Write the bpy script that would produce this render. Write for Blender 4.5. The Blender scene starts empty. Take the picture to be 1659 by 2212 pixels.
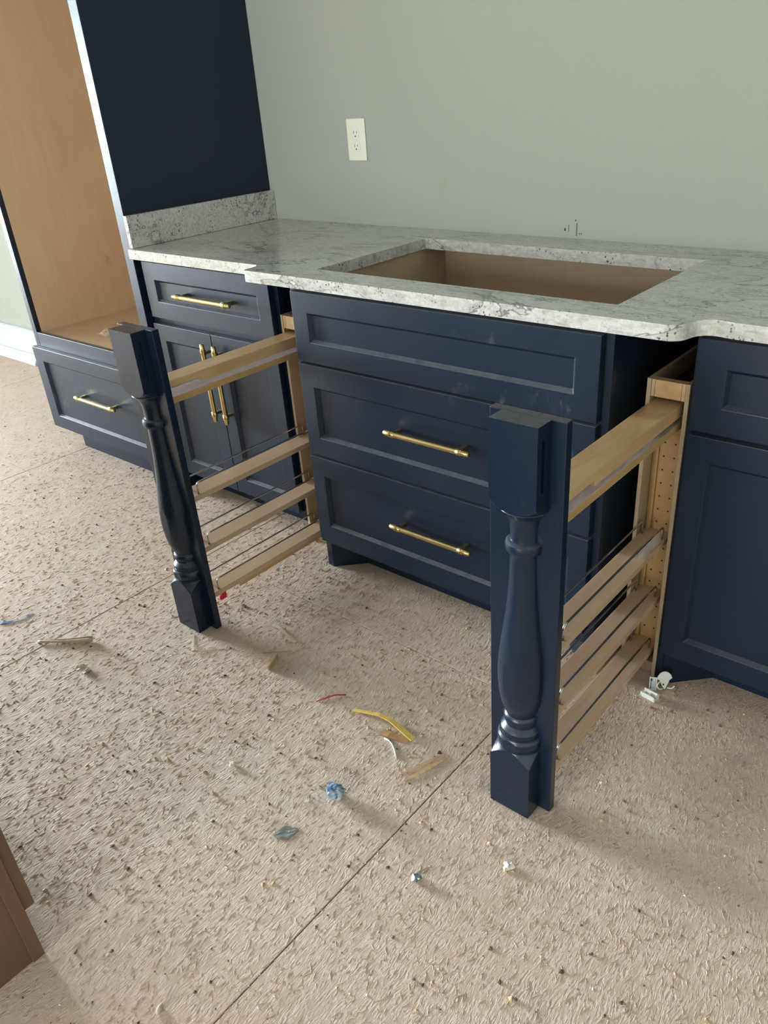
import bpy, bmesh, math, random
from mathutils import Vector, Matrix, noise as mnoise
random.seed(7)
S = bpy.context.scene
COL = S.collection
R = math.radians

# ------------------------------------------------------------------ camera
cam_data = bpy.data.cameras.new('camera'); cam = bpy.data.objects.new('camera', cam_data)
COL.objects.link(cam); S.camera = cam
CAM_C = Vector((2.42752, -2.14934, 1.33617))
YAW, PITCH, ROLL, FPX = 0.717125, -0.513842, -0.06759, 1694.70
fw = Vector((-math.cos(PITCH)*math.sin(YAW), math.cos(PITCH)*math.cos(YAW), math.sin(PITCH)))
r0 = Vector((math.cos(YAW), math.sin(YAW), 0)); u0 = r0.cross(fw)
rr = math.cos(ROLL)*r0 + math.sin(ROLL)*u0
uu = -math.sin(ROLL)*r0 + math.cos(ROLL)*u0
cam.matrix_world = Matrix(((rr.x, uu.x, -fw.x, CAM_C.x), (rr.y, uu.y, -fw.y, CAM_C.y), (rr.z, uu.z, -fw.z, CAM_C.z), (0, 0, 0, 1)))
cam_data.sensor_fit = 'HORIZONTAL'; cam_data.sensor_width = 36
cam_data.lens = FPX*36/1659
cam_data.shift_x = -43.458/1659; cam_data.shift_y = 31.045/1659
cam_data.clip_start = .05

# ------------------------------------------------------------------ world, daylight, exposure
W = bpy.data.worlds.new('world'); S.world = W; W.use_nodes = True
W.node_tree.nodes['Background'].inputs[0].default_value = (.62, .76, 1, 1)
W.node_tree.nodes['Background'].inputs[1].default_value = 1.2
def area(name, loc, rot, sx, sy, power, col):
    d = bpy.data.lights.new(name, 'AREA'); d.shape = 'RECTANGLE'; d.size = sx; d.size_y = sy
    d.energy = power; d.color = col
    o = bpy.data.objects.new(name, d); COL.objects.link(o); o.location = loc; o.rotation_euler = rot
    return o
# daylight entering by the big opening of the left wall; the front lamp is added fill for the front faces
area('daylight_left', (-10.96, -2.15, 1.37), (0, R(-90), 0), 2.5, 3.9, 1500, (.78, .90, 1))
area('fill_front', (1.2, -6.36, 1.35), (R(90), 0, 0), 2.4, 1.6, 48, (1, .97, .93))
S.cycles.caustics_reflective = False
S.view_settings.view_transform = 'Standard'; S.view_settings.look = 'None'
S.view_settings.gamma = 1; S.view_settings.use_curve_mapping = False
S.view_settings.exposure = 1.84

# ------------------------------------------------------------------ materials
def srgb(r, g, b):
    f = lambda c: (c/255/12.92 if c/255 <= .04045 else ((c/255+.055)/1.055)**2.4)
    return (f(r), f(g), f(b), 1)
class NT:
    def __init__(s, name):
        s.m = bpy.data.materials.new(name); s.m.use_nodes = True
        s.t = s.m.node_tree; s.N = s.t.nodes; s.b = s.N['Principled BSDF']
        s.pos = s.N.new('ShaderNodeNewGeometry')
    def L(s, a, b): s.t.links.new(a, b)
    def node(s, typ, **kw):
        n = s.N.new(typ)
        for k, v in kw.items():
            if k.startswith('i_'):
                key = k[2:]
                key = int(key) if key.isdigit() else key.replace('_', ' ')
                if hasattr(v, 'is_linked') or isinstance(v, bpy.types.NodeSocket): s.L(v, n.inputs[key])
                else: n.inputs[key].default_value = v
            else: setattr(n, k, v)
        return n
    def mapping(s, scale=(1, 1, 1), rot=(0, 0, 0), loc=(0, 0, 0), src=None):
        return s.node('ShaderNodeMapping', i_Vector=src or s.pos.outputs['Position'], i_Scale=scale, i_Rotation=rot, i_Location=loc).outputs[0]
    def noise(s, scale, detail=3, rough=.5, vec=None, dist=0):
        return s.node('ShaderNodeTexNoise', i_Vector=vec or s.pos.outputs['Position'], i_Scale=scale, i_Detail=detail, i_Roughness=rough, i_Distortion=dist).outputs['Fac']
    def ramp(s, fac, stops):
        n = s.node('ShaderNodeValToRGB', i_Fac=fac); e = n.color_ramp.elements
        while len(e) < len(stops): e.new(.5)
        for i, (p, c) in enumerate(stops):
            e[i].position = p; e[i].color = c if len(c) == 4 else (*c, 1)
        return n.outputs[0]
    def fr(s, fac, a, b, lo=0., hi=1.):
        return s.node('ShaderNodeMapRange', i_Value=fac, i_1=a, i_2=b, i_3=lo, i_4=hi).outputs[0]
    def mix(s, fac, a, b, mode='MIX'):
        n = s.node('ShaderNodeMix', data_type='RGBA', blend_type=mode)
        for sock, v in ((n.inputs[0], fac), (n.inputs[6], a), (n.inputs[7], b)):
            if isinstance(v, bpy.types.NodeSocket): s.L(v, sock)
            else: sock.default_value = v
        return n.outputs[2]
    def math(s, op, a, b=0., clamp=False):
        n = s.node('ShaderNodeMath', operation=op, use_clamp=clamp)
        for i, v in enumerate((a, b)):
            if isinstance(v, bpy.types.NodeSocket): s.L(v, n.inputs[i])
            else: n.inputs[i].default_value = v
        return n.outputs[0]
    def bump(s, h, dist, strength=1.):
        n = s.node('ShaderNodeBump', i_Height=h, i_Distance=dist, i_Strength=strength)
        s.L(n.outputs[0], s.b.inputs['Normal'])
    def col(s, v):
        if isinstance(v, bpy.types.NodeSocket): s.L(v, s.b.inputs['Base Color'])
        else: s.b.inputs['Base Color'].default_value = v
    def rough(s, v):
        if isinstance(v, bpy.types.NodeSocket): s.L(v, s.b.inputs['Roughness'])
        else: s.b.inputs['Roughness'].default_value = v
BK, WH = (0, 0, 0, 1), (1, 1, 1, 1)

def plain(name, c, rough=.5, metal=0., noise_amt=.06, scale=30, **kw):
    n = NT(name); f = n.noise(scale, 3)
    lo = tuple(max(0, x*(1-noise_amt)) for x in c[:3])+(1,); hi = tuple(x*(1+noise_amt) for x in c[:3])+(1,)
    n.col(n.ramp(f, [(.3, lo), (.7, hi)])); n.rough(rough); n.b.inputs['Metallic'].default_value = metal
    for k, v in kw.items(): n.b.inputs[k.replace('_', ' ')].default_value = v
    return n.m

def navy_paint(name, dust=1., base=srgb(15, 31, 49), rough=.30):
    n = NT(name)
    smear = n.noise(5, 4, .6, dist=1.2)
    wipe = n.noise(26, 4, .6, vec=n.mapping((1, 1, .45)), dist=2.0)
    f = n.math('MULTIPLY', n.fr(smear, .62, .80), n.fr(wipe, .50, .72))
    f = n.math('MULTIPLY', f, .34*dust, True)
    # dust lying on ledges
    sep = n.node('ShaderNodeSeparateXYZ', i_0=n.pos.outputs['Normal'])
    up = n.fr(sep.outputs[2], .35, .7)
    led = n.math('MULTIPLY', up, n.fr(n.noise(30, 4, .6), .25, .6, .35, .85))
    c = n.mix(n.math('MULTIPLY', led, .6*max(dust, .55)), base, srgb(112, 114, 118))
    c = n.mix(f, c, srgb(150, 156, 170))
    n.col(c)
    n.rough(n.math('ADD', rough, n.math('MULTIPLY', n.noise(9, 3), .10)))
    n.b.inputs['Specular IOR Level'].default_value = .4
    n.bump(n.noise(240, 2, vec=n.mapping((1, 1, .25))), .0004, .25)
    return n.m

def maple(name, a, b, grain=(60, 60, 4), rough=.42, amt=.5, knots=False, dusty=False):
    n = NT(name)
    v = n.mapping(grain)
    g = n.noise(1.4, 5, .6, vec=v, dist=.6)
    blot = n.noise(5, 3, .5)
    c = n.mix(n.fr(g, .35, .7, 0, amt), a, b)
    c = n.mix(n.fr(blot, .35, .7, 0, .35), c, b)
    if knots:
        vo = n.node('ShaderNodeTexVoronoi', i_Vector=n.mapping((1.0, 1.0, .62), loc=(.3, .15, .1)), i_Scale=3.4)
        k = n.fr(vo.outputs['Distance'], .085, .01, 0, .75)
        k = n.math('MULTIPLY', k, n.fr(n.noise(60, 3), .3, .6))
        c = n.mix(k, c, srgb(120, 74, 44))
    if dusty:
        c = n.mix(n.fr(n.noise(55, 5, .7), .56, .72, 0, .5), c, srgb(214, 196, 172))
    n.col(c); n.rough(rough)
    n.bump(g, .0004, .3)
    return n.m

def granite(name):
    n = NT(name)
    sep = n.node('ShaderNodeSeparateXYZ', i_0=n.pos.outputs['Position'])
    fine = n.noise(210, 4, .65)
    med = n.noise(95, 4, .62, vec=n.mapping((.45, 1.2, 1.0)), dist=.35)
    c = n.ramp(med, [(.30, srgb(164, 164, 157)), (.45, srgb(186, 185, 178)), (.60, srgb(204, 203, 198)), (.78, srgb(184, 179, 167))])
    c = n.mix(n.fr(fine, .54, .72, 0, .38), c, srgb(112, 114, 112))
    c = n.mix(n.fr(n.noise(110, 2, .5), .60, .72, 0, .35), c, srgb(222, 224, 226))
    c = n.mix(n.fr(n.noise(3.2, 4, .6, vec=n.mapping((.7, 1.6, 1))), .5, .68, 0, .3), c, srgb(150, 150, 140))
    # flowing charcoal veins, local density modulated
    dens = n.noise(2.3, 2, .5)
    wv = n.node('ShaderNodeTexNoise', i_Vector=n.mapping((.8, 2.0, 2.4), rot=(R(20), 0, R(14))), i_Scale=3.6, i_Detail=5, i_Roughness=.55, i_Distortion=.7).outputs['Fac']
    ridge = n.math('ABSOLUTE', n.math('SUBTRACT', wv, .5))
    vein = n.math('MULTIPLY', n.fr(ridge, .014, .002), n.fr(dens, .46, .57))
    c = n.mix(n.math('MULTIPLY', vein, .75), c, srgb(62, 64, 66))
    wide = n.math('MULTIPLY', n.fr(n.math('ABSOLUTE', n.math('SUBTRACT', wv, .53)), .05, .0), n.fr(dens, .50, .62))
    c = n.mix(n.math('MULTIPLY', wide, .45), c, srgb(128, 128, 124))
    # black mica flecks in clusters
    vo = n.node('ShaderNodeTexVoronoi', i_Vector=n.mapping((1, 1, .8)), i_Scale=130, i_Randomness=1)
    fl = n.math('MULTIPLY', n.fr(vo.outputs['Distance'], .34, .24), n.fr(n.noise(17, 3, .6), .46, .58))
    fl2 = n.math('MULTIPLY', fl, n.fr(n.noise(140, 2), .42, .5))
    c = n.mix(n.math('MULTIPLY', fl2, .9), c, srgb(38, 38, 42))
    n.col(c); n.rough(n.fr(fine, .3, .7, .13, .22))
    n.b.inputs['Specular IOR Level'].default_value = .75
    return n.m

def floor_mat(name='particle_floor'):
    n = NT(name)
    P = n.pos.outputs['Position']
    wc = n.node('ShaderNodeTexNoise', i_Vector=P, i_Scale=7.0, i_Detail=2).outputs['Color']
    wv = n.node('ShaderNodeVectorMath', operation='MULTIPLY_ADD')
    n.L(wc, wv.inputs[0]); wv.inputs[1].default_value = (.035, .035, 0); n.L(P, wv.inputs[2]); P2 = wv.outputs[0]
    wf = n.node('ShaderNodeTexNoise', i_Vector=P, i_Scale=45.0, i_Detail=2).outputs['Color']
    wv2 = n.node('ShaderNodeVectorMath', operation='MULTIPLY_ADD')
    n.L(wf, wv2.inputs[0]); wv2.inputs[1].default_value = (.006, .006, 0); n.L(P2, wv2.inputs[2]); P3 = wv2.outputs[0]
    def strands(ang, sc, st, off):
        v = n.mapping((sc, sc*st, sc), rot=(0, 0, R(ang)), loc=(off, off, 0), src=P3)
        f = n.noise(1, 3, .55, vec=v)
        return n.math('SUBTRACT', 1.0, n.fr(n.math('ABSOLUTE', n.math('SUBTRACT', f, .5)), 0, .16))
    s1 = strands(8, 150, .18, 0); s2 = strands(-22, 130, .22, 3.1); s3 = strands(38, 120, .26, 7.7)
    m1 = n.fr(n.noise(22, 2), .44, .56); m2 = n.fr(n.noise(14, 2, vec=n.mapping((1, 1, 1), loc=(5, 2, 0))), .55, .62)
    a = n.mix(m1, s1, s2); h = n.mix(m2, a, s3)
    lump = n.noise(38, 4, .6)
    fine = n.noise(420, 3, .6)
    dens = n.fr(n.noise(55, 3, .6, vec=n.mapping((1, .6, 1))), .40, .60, .12, 1.)
    h = n.mix(dens, (.55, .55, .55, 1), h)
    hh = n.math('ADD', n.math('MULTIPLY', h, .8), n.math('ADD', n.math('MULTIPLY', lump, .35), n.math('MULTIPLY', fine, .25)))
    n.bump(hh, .0020, 1.0)
    big = n.noise(1.7, 3, .55); mid = n.noise(9, 4, .6)
    c = n.mix(n.fr(big, .36, .64), srgb(208, 182, 162), srgb(205, 188, 168))
    c = n.mix(n.fr(mid, .38, .66, 0, .45), c, srgb(192, 166, 144))
    c = n.mix(n.fr(n.noise(4.1, 5, .65, vec=n.mapping((1, 1, 1), loc=(9, 4, 0))), .60, .74, 0, .5), c, srgb(146, 136, 122))
    sepc = n.node('ShaderNodeSeparateColor', i_0=h)
    c = n.mix(n.fr(sepc.outputs[0], .65, 1.0, 0, .5), c, srgb(236, 218, 200))
    c = n.mix(n.fr(sepc.outputs[0], .35, .0, 0, .32), c, srgb(140, 114, 92))
    # grey smudges of plaster and mud, nail dimples
    sm = n.math('MULTIPLY', n.fr(n.noise(6.5, 5, .7, vec=n.mapping((1, 1, 1), loc=(2, 7, 0))), .62, .75), n.fr(n.noise(120, 3), .45, .6))
    c = n.mix(n.math('MULTIPLY', sm, .6), c, srgb(204, 196, 182))
    vo = n.node('ShaderNodeTexVoronoi', i_Vector=n.mapping((1, 1, .01)), i_Scale=15)
    c = n.mix(n.fr(vo.outputs['Distance'], .045, .03, 0, .6), c, srgb(86, 70, 56))
    n.col(c); n.rough(.82); n.b.inputs['Specular IOR Level'].default_value = .3
    return n.m

def wall_paint(name, c):
    n = NT(name)
    f = n.noise(2.2, 3)
    cc = n.mix(n.fr(f, .3, .7, 0, .12), c, tuple(x*.9 for x in c[:3])+(1,))
    d = n.node('ShaderNodeVectorMath', operation='DISTANCE', i_0=n.mapping((1, 1, .55), loc=(0, 0, 0)), i_1=(.815, 0, .583)).outputs['Value']
    cc = n.mix(n.math('MULTIPLY', n.fr(d, .035, .0, 0, .22), n.fr(n.noise(30, 3), .35, .6)), cc, srgb(140, 132, 92))
    n.col(cc); n.rough(.9); n.b.inputs['Specular IOR Level'].default_value = .12
    n.bump(n.noise(330, 3, .6), .0006, .35)
    return n.m

M = {}
M['navy'] = navy_paint('navy_paint')
M['navy_clean'] = navy_paint('navy_paint_clean', .12)
M['navy_post'] = navy_paint('navy_paint_post', .45, rough=.22)
M['wall'] = wall_paint('sage_wall_paint', srgb(166, 170, 160))
M['white'] = plain('white_trim_paint', srgb(192, 197, 198), .6, 0, .02, Specular_IOR_Level=.25)
M['ceiling'] = plain('ceiling_paint', srgb(155, 155, 150), .8, 0, .02)
M['outlet'] = plain('ivory_plastic', srgb(232, 230, 214), .32, 0, .01)
M['black'] = plain('black_plastic', srgb(22, 20, 20), .5, 0, .05)
M['granite'] = granite('grey_white_granite')
M['floor'] = floor_mat()
M['subfloor'] = plain('dark_subfloor', srgb(60, 46, 36), .9)
M['maple'] = maple('clear_coated_maple', srgb(216, 180, 134), srgb(186, 146, 100), (26, 6, 26), .30, .7)
M['maple_dusty'] = maple('dusty_maple', srgb(208, 176, 144), srgb(188, 154, 120), (40, 4, 40), .38, .5, dusty=True)
M['maple_panel'] = maple('maple_panel', srgb(198, 176, 148), srgb(184, 156, 122), (18, 18, 3.0), .42, .5, knots=True)
M['maple_edge'] = maple('maple_edge_banding', srgb(196, 160, 110), srgb(176, 138, 88), (40, 6, 40), .4, .4)
M['birch'] = maple('grey_tan_plywood', srgb(190, 166, 136), srgb(160, 138, 112), (50, 6, 10), .5, .6)
M['island_wood'] = maple('brown_stained_wood', srgb(118, 86, 68), srgb(98, 70, 52), (30, 30, 3), .5, .5)
M['scraped'] = maple('scraped_plywood', srgb(176, 156, 146), srgb(214, 202, 196), (90, 22, 20), .5, .8)
M['brass'] = plain('brushed_brass', srgb(206, 184, 128), .27, 1., .08, 60)
M['chrome'] = plain('polished_chrome', srgb(205, 205, 208), .12, 1., .03)
M['steel'] = plain('dark_steel', srgb(90, 90, 94), .3, 1., .05)
M['red'] = plain('red_plastic', srgb(205, 22, 30), .35)
M['cream'] = plain('cream_paper', srgb(206, 190, 164), .7, 0, .1, 60)
M['tanwood'] = plain('tan_wood_chip', srgb(190, 158, 118), .7, 0, .12, 90)
M['redwire'] = plain('red_insulation', srgb(176, 62, 66), .4)
M['yellow'] = plain('yellow_pine_strip', srgb(220, 188, 98), .5, 0, .12, 60)
M['tape'] = plain('brown_tape', srgb(186, 146, 102), .35, 0, .2, 50)
M['greywire'] = plain('pale_grey_wire', srgb(214, 216, 220), .35, 0, .04)
M['white_plastic'] = plain('white_plastic', srgb(232, 232, 222), .3, 0, .03)
M['grey_film'] = plain('dirty_grey_film', srgb(130, 134, 130), .3, 0, .25, 60)
M['dirt'] = plain('dark_dirt', srgb(100, 82, 64), .9, 0, .5, 40)
M['pale'] = plain('pale_plaster_crumb', srgb(222, 214, 200), .8, 0, .1, 40)
M['tin'] = plain('galvanised_steel', srgb(150, 156, 160), .35, .9, .15, 80)
n = NT('blue_white_wrapper'); f = n.noise(38, 4, .6, dist=1.2)
n.col(n.ramp(f, [(.40, srgb(70, 108, 158)), (.5, srgb(128, 148, 172)), (.6, srgb(190, 196, 202))])); n.rough(.3); M['blue'] = n.m
n = NT('clear_plastic_film'); n.col((.95, .96, .97, 1)); n.rough(.12)
n.b.inputs['Alpha'].default_value = .22; n.b.inputs['Specular IOR Level'].default_value = .9; M['film'] = n.m
n = NT('printed_paper_tag')
n.col(srgb(226, 228, 232)); n.rough(.5); M['tag'] = n.m

# ------------------------------------------------------------------ mesh helpers
def bx(bm, x0, x1, y0, y1, z0, z1):
    vs = [bm.verts.new((x, y, z)) for x in (x0, x1) for y in (y0, y1) for z in (z0, z1)]
    for q in ((0, 1, 3, 2), (4, 6, 7, 5), (0, 4, 5, 1), (2, 3, 7, 6), (0, 2, 6, 4), (1, 5, 7, 3)):
        bm.faces.new([vs[i] for i in q])
    return vs
def box(*a):
    bm = bmesh.new(); bx(bm, *a); return bm
def obj(name, bm, mat, parent=None, bev=0., smooth=False, seg=2, fix=True):
    if fix: bmesh.ops.recalc_face_normals(bm, faces=bm.faces)
    if parent is not None:
        o0 = parent.matrix_world.translation if parent.parent is None else Vector(parent['_w'])
        bmesh.ops.translate(bm, vec=-o0, verts=bm.verts)
    me = bpy.data.meshes.new(name); bm.to_mesh(me); bm.free()
    me.materials.append(mat if not isinstance(mat, str) else M[mat])
    if smooth: me.polygons.foreach_set('use_smooth', [True]*len(me.polygons))
    o = bpy.data.objects.new(name, me); COL.objects.link(o)
    if parent is not None:
        o.parent = parent; o['_w'] = list(o0)
    if bev > 0:
        md = o.modifiers.new('bevel', 'BEVEL'); md.width = bev; md.segments = seg; md.limit_method = 'ANGLE'; md.angle_limit = R(40)
        md.harden_normals = False
    return o
def thing(name, label, cat, loc, group=None, kind=None):
    o = bpy.data.objects.new(name, None); COL.objects.link(o); o.location = loc
    o.empty_display_size = .1; o.matrix_world = Matrix.Translation(loc)
    if label: o['label'] = label
    if cat: o['category'] = cat
    if group: o['group'] = group
    if kind: o['kind'] = kind
    return o
def tag(o, label, cat, group=None):
    o['label'] = label; o['category'] = cat
    if group: o['group'] = group
    return o
def struct(name, bm, mat, **kw):
    o = obj(name, bm, mat, **kw)
    if o.parent is None: o['kind'] = 'structure'
    return o
def tube(bm, pts, rad, n=8, cap=True):
    """sweep a circle along pts; rad is a number or a list"""
    pts = [Vector(p) for p in pts]; rings = []
    prev = None
    for i, p in enumerate(pts):
        d = (pts[min(i+1, len(pts)-1)] - pts[max(i-1, 0)]).normalized()
        if prev is None:
            a = Vector((0, 0, 1)) if abs(d.z) < .9 else Vector((1, 0, 0))
            nx = d.cross(a).normalized()
        else:
            nx = (prev - d*prev.dot(d)).normalized()
        prev = nx; ny = d.cross(nx)
        r_ = rad[i] if isinstance(rad, (list, tuple)) else rad
        rings.append([bm.verts.new(p + (nx*math.cos(2*math.pi*k/n) + ny*math.sin(2*math.pi*k/n))*r_) for k in range(n)])
    for a, b in zip(rings, rings[1:]):
        for k in range(n): bm.faces.new((a[k], a[(k+1) % n], b[(k+1) % n], b[k]))
    if cap:
        bm.faces.new(rings[0]); bm.faces.new(rings[-1][::-1])
def round_path(pts, r_, n=5):
    """polyline with rounded inner corners"""
    pts = [Vector(p) for p in pts]; out = [pts[0]]
    for a, b, c in zip(pts, pts[1:], pts[2:]):
        d1 = (a-b).normalized(); d2 = (c-b).normalized()
        p1 = b+d1*r_; p2 = b+d2*r_
        for k in range(n+1):
            t = k/n; out.append(p1*(1-t)**2 + b*2*t*(1-t) + p2*t*t)
    out.append(pts[-1]); return out
def prism(bm, outline, z0, z1, holes=()):
    """vertical prism from an outline list of (x, y), optional holes"""
    loops = [outline]+list(holes); tops = []; bots = []
    for lp in loops:
        t = [bm.verts.new((x, y, z1)) for x, y in lp]; b = [bm.verts.new((x, y, z0)) for x, y in lp]
        for i in range(len(lp)):
            j = (i+1) % len(lp); bm.faces.new((t[i], t[j], b[j], b[i]))
        tops.append(t); bots.append(b)
    if not holes:
        bm.faces.new(tops[0]); bm.faces.new(bots[0][::-1])
    else:
        for grp in (tops, bots):
            es = []
            for lp in grp:
                for i in range(len(lp)):
                    e = bm.edges.get((lp[i], lp[(i+1) % len(lp)])); es.append(e)
            bmesh.ops.triangle_fill(bm, use_beauty=True, use_dissolve=False, edges=es)

def shaker(name, parent, x0, x1, z0, z1, yf, th=.02, fwid=.056, rec=.0105, mat='navy', px=None, pz=None):
    """five-piece shaker front facing -y; returns the frame object (with its centre panel as a sub-part)"""
    a0, a1 = px or (x0+fwid, x1-fwid); c0, c1 = pz or (z0+fwid, z1-fwid)
    bm = bmesh.new()
    def P(x, z, y): return bm.verts.new((x, y, z))
    o = [P(x0, z0, yf), P(x1, z0, yf), P(x1, z1, yf), P(x0, z1, yf)]
    i = [P(a0, c0, yf), P(a1, c0, yf), P(a1, c1, yf), P(a0, c1, yf)]
    sl = .008
    im = [P(a0+.0012, c0+.0012, yf+.002), P(a1-.0012, c0+.0012, yf+.002), P(a1-.0012, c1-.0012, yf+.002), P(a0+.0012, c1-.0012, yf+.002)]
    i2 = [P(a0+sl, c0+sl, yf+rec+.0005), P(a1-sl, c0+sl, yf+rec+.0005), P(a1-sl, c1-sl, yf+rec+.0005), P(a0+sl, c1-sl, yf+rec+.0005)]
    ob = [P(x0, z0, yf+th), P(x1, z0, yf+th), P(x1, z1, yf+th), P(x0, z1, yf+th)]
    ib = [P(a0+sl, c0+sl, yf+th), P(a1-sl, c0+sl, yf+th), P(a1-sl, c1-sl, yf+th), P(a0+sl, c1-sl, yf+th)]
    for k in range(4):
        j = (k+1) % 4
        bm.faces.new((o[k], o[j], i[j], i[k])); bm.faces.new((i[k], i[j], im[j], im[k])); bm.faces.new((im[k], im[j], i2[j], i2[k]))
        bm.faces.new((i2[k], i2[j], ib[j], ib[k]))
        bm.faces.new((o[k], ob[k], ob[j], o[j])); bm.faces.new((ob[k], ib[k], ib[j], ob[j]))
    f = obj(name, bm, mat, parent, bev=.0014)
    obj('center_panel', box(a0+sl-.001, a1-sl+.001, yf+rec, yf+rec+.006, c0+sl-.001, c1-sl+.001), mat, f)
    return f
def handle(parent, c, length, axis='x', standoff=.034):
    """brass bar pull centred on c (a point of the bar axis); stands off towards +y"""
    bm = bmesh.new(); c = Vector(c); h = length/2
    d = Vector((1, 0, 0)) if axis == 'x' else Vector((0, 0, 1))
    ts = [(-h, .0042), (-h+.001, .0052), (-h+.019, .0062), (-h+.0195, .0078), (-h+.024, .0078), (-h+.0245, .0062), (-h+.026, .0062),
          (-h+.0262, .0076), (-h+.036, .0070), (-h+.037, .0060)]
    prof = ts + [(-t, r_) for t, r_ in reversed(ts)]
    tube(bm, [c+d*t for t, _ in prof], [r_*1.28 for _, r_ in prof], 16)
    for s in (-1, 1):
        p = c+d*s*(h-.030)
        w, t = (.0045, .0065)
        if axis == 'x': bx(bm, p.x-w, p.x+w, p.y, p.y+standoff, p.z-t, p.z+t)
        else: bx(bm, p.x-t, p.x+t, p.y, p.y+standoff, p.z-w, p.z+w)
    o = obj('handle', bm, 'brass', parent, smooth=True)
    o['label'] = 'brass bar handle'
    md = o.modifiers.new('es', 'EDGE_SPLIT'); md.split_angle = R(50)
    return o

# ------------------------------------------------------------------ room shell
X0, X1, Y1, ZC = -11.0, 4.4, -6.4, 2.74
wall_b = struct('wall_back', box(X0-.12, X1+.12, 0, .12, -.02, ZC), 'wall')
bm = bmesh.new()        # left wall with a wide opening (patio window)
WA, WB = -4.2, -.1
bx(bm, X0-.12, X0, WB, 0, -.02, ZC); bx(bm, X0-.12, X0, Y1, WA, -.02, ZC)
bx(bm, X0-.12, X0, WA, WB, 2.68, ZC); bx(bm, X0-.12, X0, WA, WB, -.02, .1)
struct('wall_left', bm, 'wall')
bm = bmesh.new(); bx(bm, X0-.12, X1+.12, Y1-.12, Y1, -.02, .5); bx(bm, X0-.12, X1+.12, Y1-.12, Y1, 2.2, ZC)
bx(bm, X0-.12, .25, Y1-.12, Y1, .5, 2.2); bx(bm, 2.75, X1+.12, Y1-.12, Y1, .5, 2.2)
struct('wall_front', bm, 'wall')
struct('light_block_stub', box(-5.1, -5.0, -.95, 0, -.02, ZC), 'wall')  # unseen stub, added to block window light from the far-left back wall
struct('wall_right', box(X1, X1+.12, Y1, 0, -.02, ZC), 'wall')
struct('ceiling', box(X0-.12, X1+.12, Y1-.12, .12, ZC, ZC+.1), 'ceiling')
def window_frame(name, box_list):
    bm = bmesh.new()
    for b in box_list: bx(bm, *b)
    return struct(name, bm, 'white', bev=.002)
xa, xb = X0-.10, X0-.05
window_frame('window_1', [(xa, xb, WA, WA+.06, .1, 2.68), (xa, xb, WB-.06, WB, .1, 2.68), (xa, xb, WA+.06, WB-.06, .1, .18), (xa, xb, WA+.06, WB-.06, 2.60, 2.68), (xa, xb, -2.2, -2.1, .18, 2.60)])
ya, yb = Y1-.10, Y1-.05
window_frame('added_fill_window', [(.25, .31, ya, yb, .5, 2.2), (2.69, 2.75, ya, yb, .5, 2.2), (.31, 2.69, ya, yb, .5, .56), (.31, 2.69, ya, yb, 2.14, 2.2), (1.47, 1.53, ya, yb, .56, 2.14)])  # unseen window, added to frame the front fill lamp

# floor: dark slab under sheets of particle underlayment, joints open by 2-3 mm
floor = struct('floor', box(X0, X1, Y1, 0, -.06, -.018), 'subfloor')
k = 0
xs = [.442+1.2205*i for i in range(-10, 5)]
for i, xa_ in enumerate(xs):
    off = -2.10 if (i % 2) else -.877
    ys = [off+2.44*j for j in range(-3, 3)]
    for y_ in ys:
        a0, a1 = max(X0, xa_+.0013), min(X1, xa_+1.2205-.0013); b0, b1 = max(Y1, y_+.0008), min(0, y_+2.44-.0008)
        if a1-a0 < .05 or b1-b0 < .05: continue
        struct('floor_sheet', box(a0, a1, b0, b1, -.018, 0), 'floor', parent=floor, bev=.0012, seg=1)

# baseboard with two beads and shoe moulding, left of the tall cabinet
def run_profile(name, prof, x0, x1, mat, parent=None):
    bm = bmesh.new(); A = [bm.verts.new((x0, -y, z)) for y, z in prof]; B = [bm.verts.new((x1, -y, z)) for y, z in prof]
    for i in range(len(prof)):
        j = (i+1) % len(prof); bm.faces.new((A[i], A[j], B[j], B[i]))
    bm.faces.new(A); bm.faces.new(B[::-1])
    return obj(name, bm, mat, parent)
bb = run_profile('baseboard_back', [(0, 0), (.040, 0), (.040, .135), (.036, .140), (.034, .142), (.036, .147), (.036, .160), (.031, .166), (.029, .168), (.030, .174), (.026, .184), (.016, .192), (0, .195)], -4.999, -.872, 'white')
bb['kind'] = 'structure'
run_profile('shoe_molding', [(.040, .002), (.078, .002), (.078, .010), (.072, .026), (.060, .040), (.052, .046), (.050, .056), (.040, .060)], -4.999, -2.19, 'white', bb)

# pencil marks on the wall above the counter
for x, z0, z1, w in [(1.262, .932, .952, .0012), (1.288, .922, .957, .0018), (1.250, .934, .941, .004), (1.297, .926, .930, .002), (1.303, .927, .931, .0015), (1.283, .962, .966, .003)]:
    o = obj('pencil_mark', box(x-w/2, x+w/2, -.0006, .001, z0, z1), 'black', wall_b)
# small holes and scuffs
for x, z in [(1.268, .945)]:
    pass

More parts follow.
